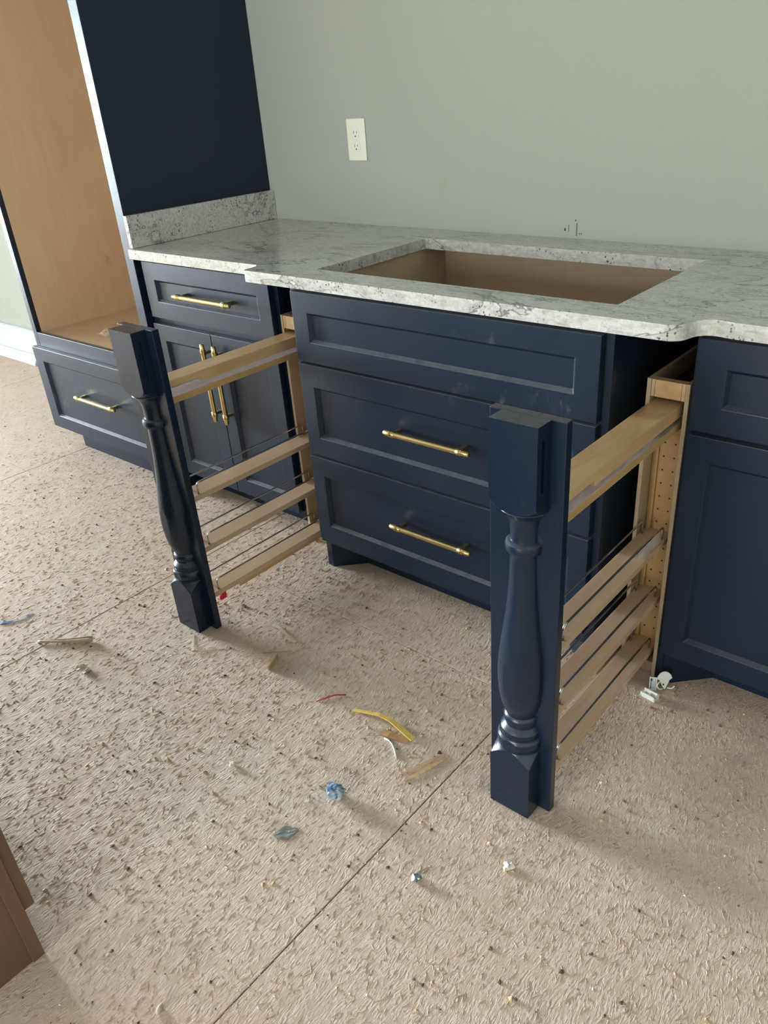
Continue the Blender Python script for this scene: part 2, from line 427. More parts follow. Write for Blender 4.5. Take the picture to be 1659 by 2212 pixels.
# ------------------------------------------------------------------ duplex outlet
ol = thing('wall_outlet', 'white oversized duplex outlet plate on the sage wall above the counter', 'outlet', (.463, -.0, 1.18))
cx0, cz0 = .4625, 1.180
bm = bmesh.new(); bx(bm, cx0-.0405, cx0+.0405, -.006, 0, cz0-.0635, cz0+.0635)
obj('cover_plate', bm, 'outlet', ol, bev=.004, seg=3)
for s in (1, -1):
    zc = cz0+s*.0195; bm = bmesh.new()
    lp = []
    for k in range(24):
        t = 2*math.pi*k/24; x = .0172*math.cos(t); z = .0172*math.sin(t)
        z = max(-.0125, min(.0145 if s > 0 else .0145, z)); lp.append((cx0+x, zc+z))
    A = [bm.verts.new((x, -.0085, z)) for x, z in lp]; B = [bm.verts.new((x, -.005, z)) for x, z in lp]
    for k in range(24): bm.faces.new((A[k], A[(k+1) % 24], B[(k+1) % 24], B[k]))
    bm.faces.new(A)
    rc = obj('receptacle', bm, 'white_plastic', ol, bev=.0008)
    for dx, h in ((-.0064, .0045), (.0064, .0036)):
        obj('slot', box(cx0+dx-.0009, cx0+dx+.0009, -.0088, -.008, zc+.003-h, zc+.003+h), 'black', rc)
    bm = bmesh.new(); tube(bm, [(cx0, -.0088, zc-.0085), (cx0, -.008, zc-.0085)], .0024, 10); obj('ground_hole', bm, 'black', rc)
bm = bmesh.new(); tube(bm, [(cx0, -.0075, cz0), (cx0, -.005, cz0)], .0028, 12); obj('screw', bm, 'outlet', ol)

# ------------------------------------------------------------------ tall cabinet (left)
tc = thing('tall_cabinet', 'tall navy cabinet with open maple-lined oven bay and one deep drawer below', 'cabinet', (-.435, -.32, 0))
TX0, TX1, TYF, TH = -.866, -.001, -.640, 2.35
obj('side_panel', box(TX1-.012, TX1, TYF+.02, -.001, 0.0, TH), 'navy_clean', tc, bev=.001)
obj('side_panel', box(TX0, TX0+.012, TYF+.02, -.001, .1, TH), 'navy_clean', tc, bev=.001)
# toe notch is cut by leaving the lower front open: a short plinth piece closes the side
bm = bmesh.new()      # face frame: stiles, rails
bx(bm, TX0, TX0+.031, TYF, TYF+.02, .10, TH); bx(bm, TX1-.045, TX1, TYF, TYF+.02, 0.10, TH)
bx(bm, TX0+.031, TX1-.045, TYF, TYF+.02, .440, .525); bx(bm, TX0+.031, TX1-.045, TYF, TYF+.02, 1.95, 2.05)
bx(bm, TX0+.031, TX1-.045, TYF, TYF+.02, .10, .130)
obj('face_frame', bm, 'navy', tc, bev=.0012)
bx0, bx1 = TX0+.031, TX1-.045
for a, b in ((bx0-.018, bx0), (bx1, bx1+.018)): obj('bay_side', box(a, b, TYF+.021, -.03, .506, 2.0), 'maple_panel', tc)
obj('bay_back', box(bx0-.018, bx1+.018, -.03, -.018, .506, 2.0), 'maple_panel', tc)
obj('bay_shelf', box(bx0, bx1, TYF+.021, -.03, .500, .519), 'maple_panel', tc, bev=.0008)
obj('bay_top', box(bx0-.018, bx1+.018, TYF+.021, -.03, 2.0, 2.018), 'maple_panel', tc)
obj('toe_kick', box(-.805, TX1-.012, -.583, -.565, 0, .10), 'navy', tc)
obj('bottom_panel', box(TX0+.012, TX1-.012, TYF+.02, -.02, .10, .115), 'navy_clean', tc)
obj('top_panel', box(TX0, TX1, TYF+.02, -.001, TH-.018, TH), 'navy_clean', tc)
dr = shaker('drawer', tc, -.872, -.018, .112, .467, -.661, .0205, mat='navy', px=(-.807, -.082))
handle(dr, (-.428, -.686, .3035), .288)
# doors over the bay, out of the picture above
dd = shaker('upper_door', tc, -.862, -.436, 2.00, TH-.01, -.661, .0205)
dd = shaker('upper_door', tc, -.430, -.006, 2.00, TH-.01, -.661, .0205)
# crumpled film on the shelf
def crumple(rad, seed, sub=3, squash=.7, amp=.45, freq=60):
    bm = bmesh.new(); bmesh.ops.create_icosphere(bm, subdivisions=sub, radius=rad)
    for v in bm.verts:
        d = mnoise.noise(v.co*freq + Vector((seed, seed*2, 0)))
        d2 = mnoise.noise(v.co*freq*2.6 + Vector((seed*3, 1, seed)))
        v.co *= 1+amp*d+amp*.6*d2
        v.co.z *= squash
    z = min(v.co.z for v in bm.verts); bmesh.ops.translate(bm, vec=(0, 0, -z), verts=bm.verts)
    return bm
bm = bmesh.new(); NN = 8
g = []
for j in range(NN):
    row = []
    for i in range(NN):
        px_, py_ = (i-3.5)*.010, (j-3.5)*.007
        hgt = .036*abs(mnoise.noise(Vector((i*.55, j*.6, 3.1))))*(1.4-abs(i-3.5)/3.5)+.001
        row.append(bm.verts.new((-.540+px_*(1-hgt*9), -.505+py_*(1-hgt*9)+.004*mnoise.noise(Vector((i*.9, j, 8))), .520+hgt)))
    g.append(row)
for j in range(NN-1):
    for i in range(NN-1):
        if mnoise.noise(Vector((i*.8, j*.8, 12))) > -.38: bm.faces.new((g[j][i], g[j][i+1], g[j+1][i+1], g[j+1][i]))
tag(obj('crumpled_film', bm, 'film'), 'small crumpled scrap of clear plastic on the oven bay shelf', 'plastic scrap')

# ------------------------------------------------------------------ left base cabinet
CT = .882   # cabinet top (below the stone)
ca = thing('base_cabinet', 'navy base cabinet with one drawer above two doors beside the tall cabinet', 'cabinet', (.33, -.3, 0), 'navy base cabinets')
bm = bmesh.new()
bx(bm, .001, .016, -.59, -.002, .10, CT); bx(bm, .001, .016, -.52, -.002, 0, .10)
obj('side_panel', bm, 'navy_clean', ca)
bm = bmesh.new(); bx(bm, .632, .648, -.59, -.002, .10, CT); bx(bm, .632, .648, -.52, -.002, 0, .10)
obj('side_panel', bm, 'navy_clean', ca)
bm = bmesh.new()
bx(bm, .001, .040, -.61, -.59, .10, CT); bx(bm, .620, .6605, -.61, -.59, .10, CT)
bx(bm, .040, .620, -.61, -.59, .845, CT); bx(bm, .040, .620, -.61, -.59, .66, .70); bx(bm, .040, .620, -.61, -.59, .10, .135)
obj('face_frame', bm, 'navy_clean', ca, bev=.001)
obj('toe_kick', box(.016, .632, -.525, -.51, 0, .10), 'navy', ca)
obj('bottom_panel', box(.016, .632, -.59, -.01, .10, .118), 'navy_clean', ca)
obj('back_panel', box(.016, .632, -.012, -.002, .118, CT), 'navy_clean', ca)
d = shaker('drawer', ca, .026, .645, .690, .873, -.631, .0205)
handle(d, (.346, -.655, .781), .282)
d = shaker('door', ca, .022, .3305, .104, .668, -.631, .0205); handle(d, (.310, -.655, .506), .268, 'z')
d = shaker('door', ca, .3335, .645, .104, .668, -.631, .0205, px=(.390, .592)); handle(d, (.369, -.655, .507), .268, 'z')

# ------------------------------------------------------------------ centre cabinet, under the cooktop cut-out
cc = thing('base_cabinet', 'navy bumped-out cooktop base cabinet with false front and two wide drawers', 'cabinet', (1.287, -.36, 0), 'navy base cabinets')
KX0, KX1 = .818, 1.756
for a, b in ((KX0, KX0+.015), (KX1-.015, KX1)):
    obj('side_panel', box(a, b, -.682, -.002, .10, CT), 'navy_clean', cc)
bm = bmesh.new()
bx(bm, KX0, KX0+.04, -.702, -.682, .095, CT); bx(bm, KX1-.04, KX1, -.702, -.682, .095, CT)
bx(bm, KX0+.04, KX1-.04, -.702, -.682, .852, CT); bx(bm, KX0+.04, KX1-.04, -.702, -.682, .665, .70)
bx(bm, KX0+.04, KX1-.04, -.702, -.682, .39, .42); bx(bm, KX0+.04, KX1-.04, -.702, -.682, .095, .14)
obj('face_frame', bm, 'navy', cc, bev=.0012)
for a, b in ((KX0+.015, KX0+.021), (KX1-.021, KX1-.015)): obj('inner_liner', box(a, b, -.68, -.03, .60, CT-.001), 'birch', cc)
bm = bmesh.new(); bx(bm, KX0+.021, KX1-.021, -.034, -.026, .60, .862)
obj('inner_back', bm, 'island_wood' if False else 'maple_panel', cc)
obj('nailer', box(KX0+.015, KX1-.015, -.026, -.002, .60, CT-.001), 'birch', cc)
obj('drawer_box', box(KX0+.021, KX1-.021, -.68, -.035, .60, .612), 'birch', cc)
for s, sx in ((1, KX0), (-1, KX1)):
    bm = bmesh.new()
    ol_ = [(sx, -.60), (sx, -.684), (sx+s*.006, -.690), (sx+s*.030, -.692), (sx+s*.112, -.612), (sx+s*.112, -.600)]
    if s < 0: ol_ = ol_[::-1]
    prism(bm, ol_, 0, .099)
    obj('corner_foot', bm, 'navy', cc, bev=.001)
obj('toe_kick', box(KX0+.112, KX1-.112, -.614, -.600, 0, .10), 'navy', cc)
for a, b in ((KX0, KX0+.012), (KX1-.012, KX1)): obj('plinth_side', box(a, b, -.60, -.002, 0, .10), 'navy_clean', cc)
obj('bottom_panel', box(KX0+.015, KX1-.015, -.68, -.002, .10, .118), 'navy_clean', cc)
obj('false_front', box(.84, .841, -.7, -.699, .7, .701), 'navy', cc) if False else None
d = shaker('false_front', cc, .838, 1.737, .688, .876, -.723, .0205, pz=(.744, .823))
d = shaker('drawer', cc, .838, 1.737, .410, .681, -.723, .0205, px=(.888, 1.687), pz=(.466, .617)); handle(d, (1.293, -.749, .553), .268)
d = shaker('drawer', cc, .838, 1.737, .121, .402, -.723, .0205, px=(.887, 1.688), pz=(.175, .343)); handle(d, (1.290, -.749, .273), .268)

# ------------------------------------------------------------------ right base cabinet
cr = thing('base_cabinet', 'dark navy base cabinet at the right end of the counter, drawer over doors', 'cabinet', (2.2, -.3, 0), 'navy base cabinets')
QX0, QX1 = 1.889, 2.52
bm = bmesh.new(); bx(bm, QX0, QX0+.015, -.59, -.002, .10, CT); bx(bm, QX0, QX0+.015, -.615, -.002, 0, .10)
obj('side_panel', bm, 'navy_clean', cr)
bm = bmesh.new(); bx(bm, QX1-.015, QX1, -.59, -.002, .0, CT); obj('side_panel', bm, 'navy_clean', cr)
bm = bmesh.new(); bx(bm, QX0, QX0+.04, -.61, -.59, .10, CT); bx(bm, QX1-.04, QX1, -.61, -.59, .10, CT)
bx(bm, QX0+.04, QX1-.04, -.61, -.59, .845, CT); bx(bm, QX0+.04, QX1-.04, -.61, -.59, .66, .70); bx(bm, QX0+.04, QX1-.04, -.61, -.59, .10, .135)
obj('face_frame', bm, 'navy_clean', cr, bev=.001)
bm = bmesh.new(); prism(bm, [(QX0+.015, -.53), (QX0+.015, -.612), (QX0+.04, -.612), (QX0+.117, -.534), (QX0+.117, -.53)], 0, .10)
obj('corner_foot', bm, 'navy_clean', cr)
obj('toe_kick', box(QX0+.117, QX1-.015, -.534, -.52, 0, .10), 'navy_clean', cr)
obj('bottom_panel', box(QX0+.015, QX1-.015, -.59, -.01, .10, .118), 'navy_clean', cr)
obj('back_panel', box(QX0+.015, QX1-.015, -.012, -.002, .118, CT), 'navy_clean', cr)
d = shaker('drawer', cr, 1.899, 2.505, .678, .870, -.631, .0205, mat='navy_clean', px=(1.960, 2.445)); handle(d, (2.27, -.655, .777), .268)
d = shaker('door', cr, 1.899, 2.505, .094, .668, -.631, .0205, mat='navy_clean', px=(1.950, 2.452)); handle(d, (2.46, -.655, .49), .268, 'z')

# ------------------------------------------------------------------ granite counter with bump-out and cut-out, side splash
def arc(cx, cy, r_, a0, a1, n=7):
    return [(cx+r_*math.cos(R(a0+(a1-a0)*k/n)), cy+r_*math.sin(R(a0+(a1-a0)*k/n))) for k in range(n+1)]
ye, yb_ = -.656, -.722
out = [(.001, -.001), (.001, ye+.004), (.005, ye)]
out += [(.30, ye), (.58, ye)]
# left: base edge, concave corner, convex corner
out += arc(.630, ye-.024, .024, 90, 0, 7)
out = out[:-1]
out += [(.6545, ye-.030)]
out += arc(.668, yb_+.013, .013, 180, 270, 5)
out += [(1.0, yb_), (1.4, yb_), (1.84, yb_)]
out += arc(1.862, yb_+.036, .036, 270, 340, 6)
out += arc(1.936, ye-.030+.0, .036, 165, 90, 6)
out = [(x, y) for x, y in out]
out += [(1.97, ye), (2.3, ye), (2.56, ye), (2.56, -.001)]
CH = [(.850, -.150), (1.721, -.150), (1.721, -.626), (.850, -.626)]
bm = bmesh.new(); prism(bm, out, .883, .914, holes=[CH])
tag(obj('granite_countertop', bm, 'granite', bev=.0028, seg=3), 'pale grey granite countertop with rectangular cooktop cut-out and bumped-out front', 'countertop')
bm = bmesh.new(); bx(bm, .001, .019, -.644, -.001, .9145, 1.015)
tag(obj('granite_side_splash', bm, 'granite', bev=.0015), 'low grey granite splash standing on the counter against the tall cabinet', 'backsplash')

# ------------------------------------------------------------------ narrow carcasses and the two pull-out racks
PROF = [(.1375, .0647), (.147, .0575), (.154, .0520), (.160, .0478), (.1635, .0457), (.1640, .0440), (.1665, .0440), (.172, .0475), (.180, .0488), (.188, .0478), (.194, .0440), (.195, .0412),
        (.198, .0412), (.203, .0422), (.208, .0415), (.214, .0370), (.218, .0330), (.222, .0318), (.224, .0318), (.225, .0345), (.230, .0368), (.236, .0368), (.241, .0345), (.244, .0318),
        (.246, .0318), (.252, .0340), (.262, .0385), (.280, .0432), (.300, .0462), (.325, .0480), (.350, .0484), (.375, .0472), (.400, .0448), (.430, .0408), (.460, .0370), (.495, .0330),
        (.530, .0300), (.565, .0280), (.600, .0270), (.611, .0268), (.614, .0275), (.616, .0300), (.617, .0335), (.622, .0358), (.628, .0360), (.634, .0345), (.638, .0305), (.639, .0275),
        (.642, .0270), (.660, .0272), (.672, .0280), (.682, .0305), (.690, .0350), (.697, .0400), (.700, .0440), (.7025, .0456), (.7035, .0450), (.7040, .0425), (.7050, .0425), (.7055, .0468), (.7085, .0520), (.713, .0570), (.718, .0612), (.7245, .0647)]
_p = []
for (za, ra), (zb, rb) in zip(PROF, PROF[1:]):
    n2 = 7 if max(ra, rb) > .0457 and abs(ra-rb) > .002 else 1
    _p += [(za+(zb-za)*k/n2, ra+(rb-ra)*k/n2) for k in range(n2)]
PROF = _p+[PROF[-1]]
def post_mesh(cx, cy, h, ycut, ztop):
    bm = bmesh.new(); n_ = 128
    rows = [(.003, .1), (.1365, .1), (.1370, .0650)] + PROF + [(.7250, .1), (ztop-.0005, .1)]
    rings = []
    for z, Rz in rows:
        ring = []
        dy = cy-ycut
        for k in range(n_+1):
            t = math.pi + math.pi*k/n_
            c, q = math.cos(t), math.sin(t)
            r_ = min(Rz, h/max(abs(c), abs(q)))
            y = cy+r_*q
            if k in (0, n_): x = cx+(min(h, math.sqrt(max(Rz*Rz-dy*dy, 0))))*(-1 if k == 0 else 1); y = ycut
            else: x = cx+r_*c; y = min(y, ycut-.0001*min(k, n_-k))
            ring.append(bm.verts.new((x, y, z)))
        rings.append(ring)
    for a, b in zip(rings, rings[1:]):
        for k in range(n_): bm.faces.new((a[k], a[k+1], b[k+1], b[k]))
        bm.faces.new((a[n_], a[0], b[0], b[n_]))
    bm.faces.new(rings[0][::-1]); bm.faces.new(rings[-1])
    return bm
def rack(name, label, pxa, pxb, post_c, yf, sx0, sx1, ztop, right):
    """pull-out rack: painted front panel with half-turned post, top rail box, three shelves with chrome guard rails"""
    t = thing(name, label, 'pull-out rack', ((pxa+pxb)/2, yf+.05, 0), 'pull-out racks with turned posts')
    pf = yf+.0406; pb = pf+.019
    obj('front_panel', box(pxa, pxb, pf, pb, .003, ztop), 'navy_post', t, bev=.0015)
    po = obj('turned_post', post_mesh(post_c, yf+.0457, .0457, pf+.002, ztop), 'navy_post', t, smooth=True)
    # milled slots with rounded ends in the sides of the upper block
    slot = bmesh.new()
    for s in (1, -1):
        xx = post_c+s*.0457
        for dz in range(1): pass
        cyy = yf+.017; pts = []
        for k in range(9): a = math.pi*k/8; pts.append((cyy+.0048*math.cos(a), .838+.0048*math.sin(a)))
        for k in range(9): a = math.pi+math.pi*k/8; pts.append((cyy+.0048*math.cos(a), .748+.0048*math.sin(a)))
        A = [slot.verts.new((xx-.004, y, z)) for y, z in pts]; B = [slot.verts.new((xx+.004, y, z)) for y, z in pts]
        for k in range(len(pts)): j = (k+1) % len(pts); slot.faces.new((A[k], A[j], B[j], B[k]))
        slot.faces.new(A); slot.faces.new(B[::-1])
    cut = obj('cut', slot, 'black')
    md = po.modifiers.new('bool', 'BOOLEAN'); md.object = cut; md.operation = 'DIFFERENCE'; md.solver = 'EXACT'
    cut.location = -Vector(po['_w']) + po.matrix_world.translation*0 + Vector(t.location)
    cut.location = (0, 0, 0)
    bpy.context.view_layer.update()
    dg = bpy.context.evaluated_depsgraph_get()
    me = bpy.data.meshes.new_from_object(po.evaluated_get(dg))
    po.modifiers.clear(); po.data = me; bpy.data.objects.remove(cut)
    es = po.modifiers.new('es', 'EDGE_SPLIT'); es.split_angle = R(28)
    yr = -.562
    # top rail box: board + right cheek stepped back behind the panel
    bm = bmesh.new(); bx(bm, sx0, sx1, pb, yr, .699, .717)
    obj('top_rail', bm, 'maple', t, bev=.0012)
    for a, b in ((sx1-.012, sx1),): obj('rail_cheek', box(a, b, pb+.135, yr, .688, .7005), 'maple', t, bev=.0006)
    bm = bmesh.new(); bx(bm, sx0+.022, sx0+.034, pb+.012, yr+.3, .690, .699)
    obj('slide_runner', bm, 'steel', t, bev=.001)
    obj('slide_cover', box(sx0, sx1, pb, yr, .657, .6735), 'maple_edge', t, bev=.001)
    obj('cover_veneer', box(sx0+.001, sx1-.001, pb+.001, yr, .6735, .6742), 'scraped', t)
    for zt, th in ((.387, .015), (.226, .016), (.072, .016)):
        sh = obj('shelf', box(sx0, sx1, pb, yr, zt-th, zt), 'maple_dusty', t, bev=.001)
        for gx in (sx0+.006, sx1-.008):
            bm = bmesh.new(); y0_, y1_ = pb+.060, -.600
            pts = round_path([(gx, y0_, zt-.002), (gx, y0_, zt+.034), (gx, y1_, zt+.034), (gx, y1_, zt-.002)], .013, 6)
            tube(bm, pts, .0026, 8)
            g = obj('guard_rail', bm, 'chrome', sh, smooth=True); g['label'] = 'chrome wire guard rail'
    bm = bmesh.new(); bx(bm, sx0+.006, sx1-.006, pb+.135, yr, .040, .056)
    obj('bottom_rail', bm, 'maple_edge', t, bev=.001)
    # back panel with two columns of shelf-pin holes
    bp_ = obj('back_panel', box(sx0, sx1, yr, yr+.012, .040, .717), 'maple_edge', t)
    obj('back_batten', box(sx0, sx0+.012, yr-.006, yr-.0002, .073, .698), 'maple_edge', t)
    bm = bmesh.new()
    for zz in [.105+.0335*k for k in range(18)]:
        for hx in (sx0+.023, sx0+.047):
            tube(bm, [(hx, yr-.0004, zz), (hx, yr+.001, zz)], .0022, 8)
    obj('pin_hole', bm, 'black', bp_)['kind'] = 'stuff'
    return t
def carcass(label, x0, x1, left_open):
    t = thing('narrow_carcass', label, 'cabinet', ((x0+x1)/2, -.3, 0), 'narrow maple carcasses behind the racks')
    zt = .767
    for a, b in ((x0, x0+.009), (x1-.009, x1)):
        s = obj('side_panel', box(a, b, -.615, -.002, 0, zt), 'birch', t, bev=.0006)
    obj('front_rail', box(x0+.0095, x1-.0095, -.614, -.594, .7285, zt-.001), 'maple', t, bev=.001)
    for a in (x0+.017, x1-.018): obj('rail_groove', box(a, a+.0008, -.6143, -.6135, .7285, zt-.003), 'dirt', t)
    obj('top_board', box(x0+.0095, x1-.0095, -.590, -.016, .7195, .7275), 'subfloor', t)
    obj('back_board', box(x0+.0095, x1-.0095, -.014, -.002, 0, .765), 'birch', t)
    obj('floor_board', box(x0+.0095, x1-.0095, -.60, -.014, 0.0, .030), 'birch', t, bev=.0008)
    return t
carcass('narrow maple carcass left of the cooktop cabinet, rack pulled out of it', .664, .756, 0)
carcass('narrow maple carcass right of the cooktop cabinet, rack pulled out of it', 1.795, 1.8875, 0)
rk_r = rack('pull_out_rack', 'nearer pull-out maple rack with navy turned-post front, right of the cooktop cabinet', 1.747, 1.890, 1.8172, -1.1774, 1.8055, 1.868, .868, 1)
rk_l = rack('pull_out_rack', 'farther pull-out maple rack with navy turned-post front, left of the cooktop cabinet', .659, .8018, .7292, -1.1726, .675, .739, .868, 0)
# red stop under the left rack
bm = bmesh.new(); bx(bm, .716, .734, -1.045, -1.030, .036, .056); bx(bm, .724, .732, -1.052, -1.030, .030, .042)
o = obj('slide_release', bm, 'red', rk_l, bev=.002); o['label'] = 'red plastic slide release'
bm = bmesh.new(); bx(bm, .71, .737, -1.10, -.99, .0565, .0568); obj('slide_bracket', bm, 'steel', rk_l)

# plastic sleeve hanging over the far end of a guard rail of the right rack
bm = bmesh.new(); N_ = 14
rows = []
for i in range(N_+1):
    y = -.610-.11*i/N_; 
    w = 1-.15*(i/N_)
    hgt = .050 if i < N_-1 else .040
    row = []
    for j in range(9):
        a = j/8
        zz = .424-hgt*abs(a*2-1)*w*(1 if i < N_ else .7); xx = 1.860 + (.0032 if a > .5 else -.0032)*min(1, abs(a*2-1)*4)
        zz = max(zz, .3885)
        row.append(bm.verts.new((xx+.0018*mnoise.noise(Vector((y*90, a*9, 1))), y, zz)))
    rows.append(row)
for a, b in zip(rows, rows[1:]):
    for j in range(8): bm.faces.new((a[j], a[j+1], b[j+1], b[j]))
tag(obj('plastic_sleeve', bm, 'film', smooth=True), 'clear plastic sleeve over the guard rail of the right rack', 'plastic scrap')

# ------------------------------------------------------------------ island corner, bottom left
isl = thing('island_cabinet', 'brown wood island cabinet corner at the bottom left of the picture', 'cabinet', (.9, -2.3, 0))
IX1, IYF = 1.318, -1.946
obj('end_panel', box(IX1-.018, IX1-.004, -2.55, IYF-.022, 0, .86), 'island_wood', isl)
bm = bmesh.new(); bx(bm, IX1-.045, IX1, IYF-.022, IYF, 0, .86); bx(bm, .2, IX1-.045, IYF-.022, IYF, .80, .86); bx(bm, .2, IX1-.045, IYF-.022, IYF, .10, .14); bx(bm, .2, .24, IYF-.022, IYF, 0, .86)
obj('face_frame', bm, 'island_wood', isl, bev=.001)
bm = box(.77, IX1-.008, IYF, IYF+.020, .115, .85)
dd = obj('door', bm, 'island_wood', isl, bev=.002)
dd = obj('door', box(.215, .765, IYF, IYF+.020, .115, .85), 'island_wood', isl, bev=.002)
obj('toe_kick', box(.24, IX1-.045, IYF-.10, IYF-.085, 0, .10), 'island_wood', isl)
obj('end_panel', box(.2, .215, -2.55, IYF-.022, 0, .86), 'island_wood', isl)
obj('back_panel', box(.215, IX1-.018, -2.55, -2.535, 0, .86), 'island_wood', isl)
obj('top_panel', box(.2, IX1, -2.55, IYF, .86, .875), 'island_wood', isl)

# ------------------------------------------------------------------ litter on the floor
def ribbon(bm, pts, w, th, curl=0., n=None):
    """flat strip following pts (x, y, z), width w, thickness th"""
    pts = [Vector(p) for p in pts]; up = Vector((0, 0, 1)); rows = []
    for i, p in enumerate(pts):
        d = (pts[min(i+1, len(pts)-1)]-pts[max(i-1, 0)]).normalized(); s = d.cross(up).normalized()
        ww = w[i] if isinstance(w, (list, tuple)) else w
        rows.append([bm.verts.new(p+s*ww/2+up*curl), bm.verts.new(p+up*0), bm.verts.new(p-s*ww/2+up*curl),
                     bm.verts.new(p-s*ww/2+up*(th+curl)), bm.verts.new(p+up*th), bm.verts.new(p+s*ww/2+up*(th+curl))])
    for a, b in zip(rows, rows[1:]):
        for k in range(6): bm.faces.new((a[k], a[(k+1) % 6], b[(k+1) % 6], b[k]))
    bm.faces.new(rows[0]); bm.faces.new(rows[-1][::-1])
# rolled paper strip
bm = bmesh.new(); A = Vector((.421, -1.472, .0)); B = Vector((.546, -1.376, .0)); d_ = (B-A).normalized(); s_ = d_.cross(Vector((0, 0, 1)))
rows = []
for i in range(21):
    t = i/20; p = A.lerp(B, t); rad = .0058+.0036*max(0, t-.5)*2; turn = 5.2 if t > .45 else 5.2+2.2*(.45-t)
    rows.append([bm.verts.new(p+s_*(rad*(1-.1*a)*math.cos(2.2+turn*a)) + Vector((0, 0, rad+.0005+rad*(1-.1*a)*math.sin(2.2+turn*a)*(.75 if t < .4 else 1)))) for a in [j/14 for j in range(15)]])
for a, b in zip(rows, rows[1:]):
    for j in range(14): bm.faces.new((a[j], a[j+1], b[j+1], b[j]))
o = tag(obj('rolled_paper_strip', bm, 'cream', smooth=True), 'rolled cream paper strip lying across the floor joint at left', 'paper scrap')
md = o.modifiers.new('s', 'SOLIDIFY'); md.thickness = .0006
bm = bmesh.new(); ribbon(bm, [(.765, -1.186, .001), (.79, -1.209, .002), (.815, -1.228, .005), (.830, -1.237, .007)], .005, .0008)
ribbon(bm, [(.829, -1.238, .006), (.838, -1.228, .003), (.858, -1.202, .002), (.874, -1.187, .001), (.887, -1.176, .001)], [.008, .007, .007, .006, .004], .0008)
tag(obj('curled_wood_strip', bm, 'cream'), 'thin curled wood strip bent into an L in front of the left post', 'wood scrap')
bm = bmesh.new(); ribbon(bm, [(.917, -1.024, .001), (.95, -1.022, .003), (.99, -1.033, .003), (1.034, -1.036, .001)], [.012, .011, .008, .006], .0008)
tag(obj('wood_strip', bm, 'cream'), 'pale frayed wood strip lying behind the small wood block', 'wood scrap')
bm = bmesh.new(); ribbon(bm, [(.992, -1.128, .001), (1.02, -1.102, .001), (1.051, -1.074, .0015)], [.002, .004, .003], .0012)
tag(obj('wood_sliver', bm, 'tanwood'), 'short dark wood sliver next to the small wood block', 'wood scrap')
bm = bmesh.new(); bx(bm, -.003, .003, -.029, .029, 0, .014)
bmesh.ops.rotate(bm, verts=bm.verts, matrix=Matrix.Rotation(R(25), 3, 'Z')); bmesh.ops.translate(bm, vec=(1.049, -1.140, .0005), verts=bm.verts)
tag(obj('wood_block', bm, 'tanwood', bev=.0006), 'small flat tan wood block standing on its edge behind the red wire', 'wood scrap')
bm = bmesh.new(); tube(bm, [(1.250, -1.177, .002), (1.262, -1.162, .003), (1.272, -1.140, .0035), (1.280, -1.131, .003), (1.296, -1.118, .002)], .0018, 6)
tag(obj('red_wire', bm, 'redwire', smooth=True), 'short scrap of red wire on the middle of the floor', 'wire scrap')
bm = bmesh.new(); ribbon(bm, [(1.350, -1.149, .002), (1.385, -1.139, .006), (1.420, -1.130, .010), (1.455, -1.129, .010), (1.490, -1.134, .007), (1.531, -1.141, .003)], [.009, .009, .010, .012, .014, .015], .003)
tag(obj('yellow_wood_strip', bm, 'yellow', bev=.0005), 'bent yellow wood strip arching over a piece of brown tape', 'wood scrap')
bm = bmesh.new(); ribbon(bm, [(1.451, -1.163, .0008), (1.475, -1.160, .003), (1.500, -1.156, .0018), (1.525, -1.150, .0008)], [.020, .020, .018, .014], .0005)
tag(obj('brown_tape_scrap', bm, 'tape'), 'torn piece of glossy brown tape under the yellow strip', 'tape scrap')
bm = bmesh.new(); tube(bm, [(1.473, -1.176, .002), (1.487, -1.176, .003), (1.500, -1.180, .003), (1.515, -1.190, .003), (1.526, -1.199, .003), (1.535, -1.207, .002)], .0020, 7)
tag(obj('white_wire', bm, 'greywire', smooth=True), 'short bent white wire in front of the brown tape', 'wire scrap')
bm = bmesh.new(); ribbon(bm, [(1.590, -1.249, .0008), (1.603, -1.222, .002), (1.612, -1.190, .002), (1.622, -1.160, .0015), (1.630, -1.134, .0006)], [.004, .010, .012, .008, .002], .0018)
ribbon(bm, [(1.572, -1.238, .0006), (1.588, -1.205, .0012), (1.604, -1.165, .0014), (1.612, -1.138, .0006)], [.003, .007, .008, .003], .0012)
tag(obj('long_wood_splinter', bm, 'tanwood'), 'long flat wood splinter beside the floor joint left of the near post', 'wood scrap')
bm = crumple(.020, 5.1, 3, .75, .45, 62); bmesh.ops.translate(bm, vec=(1.500, -1.370, 0), verts=bm.verts)
ribbon(bm, [(1.488, -1.366, .006), (1.476, -1.358, .012), (1.466, -1.352, .010)], [.010, .012, .006], .001)
tag(obj('crumpled_wrapper', bm, 'blue'), 'crumpled blue and white wrapper on the floor', 'wrapper')
bm = bmesh.new()
g = [[bm.verts.new((1.481+(i-3)*.0062*(1-.75*abs(j-2)/2), -1.500+(j-2)*.0125, .001+.004*abs(mnoise.noise(Vector((i*.7, j*.9, 2)))))) for i in range(7)] for j in range(5)]
for j in range(4):
    for i in range(6): bm.faces.new((g[j][i], g[j][i+1], g[j+1][i+1], g[j+1][i]))
bmesh.ops.rotate(bm, verts=bm.verts, cent=(1.481, -1.50, 0), matrix=Matrix.Rotation(R(-35), 3, 'Z'))
o = tag(obj('grey_plastic_scrap', bm, 'grey_film'), 'dirty grey folded plastic scrap nearest the island', 'plastic scrap')
md = o.modifiers.new('s', 'SOLIDIFY'); md.thickness = .0008
bm = bmesh.new()
g = [[bm.verts.new((.640+(i-3)*.0075, -1.457+(j-2)*.0075, .002+.014*abs(mnoise.noise(Vector((i*1.1, j*1.3, 7)))))) for i in range(7)] for j in range(4)]
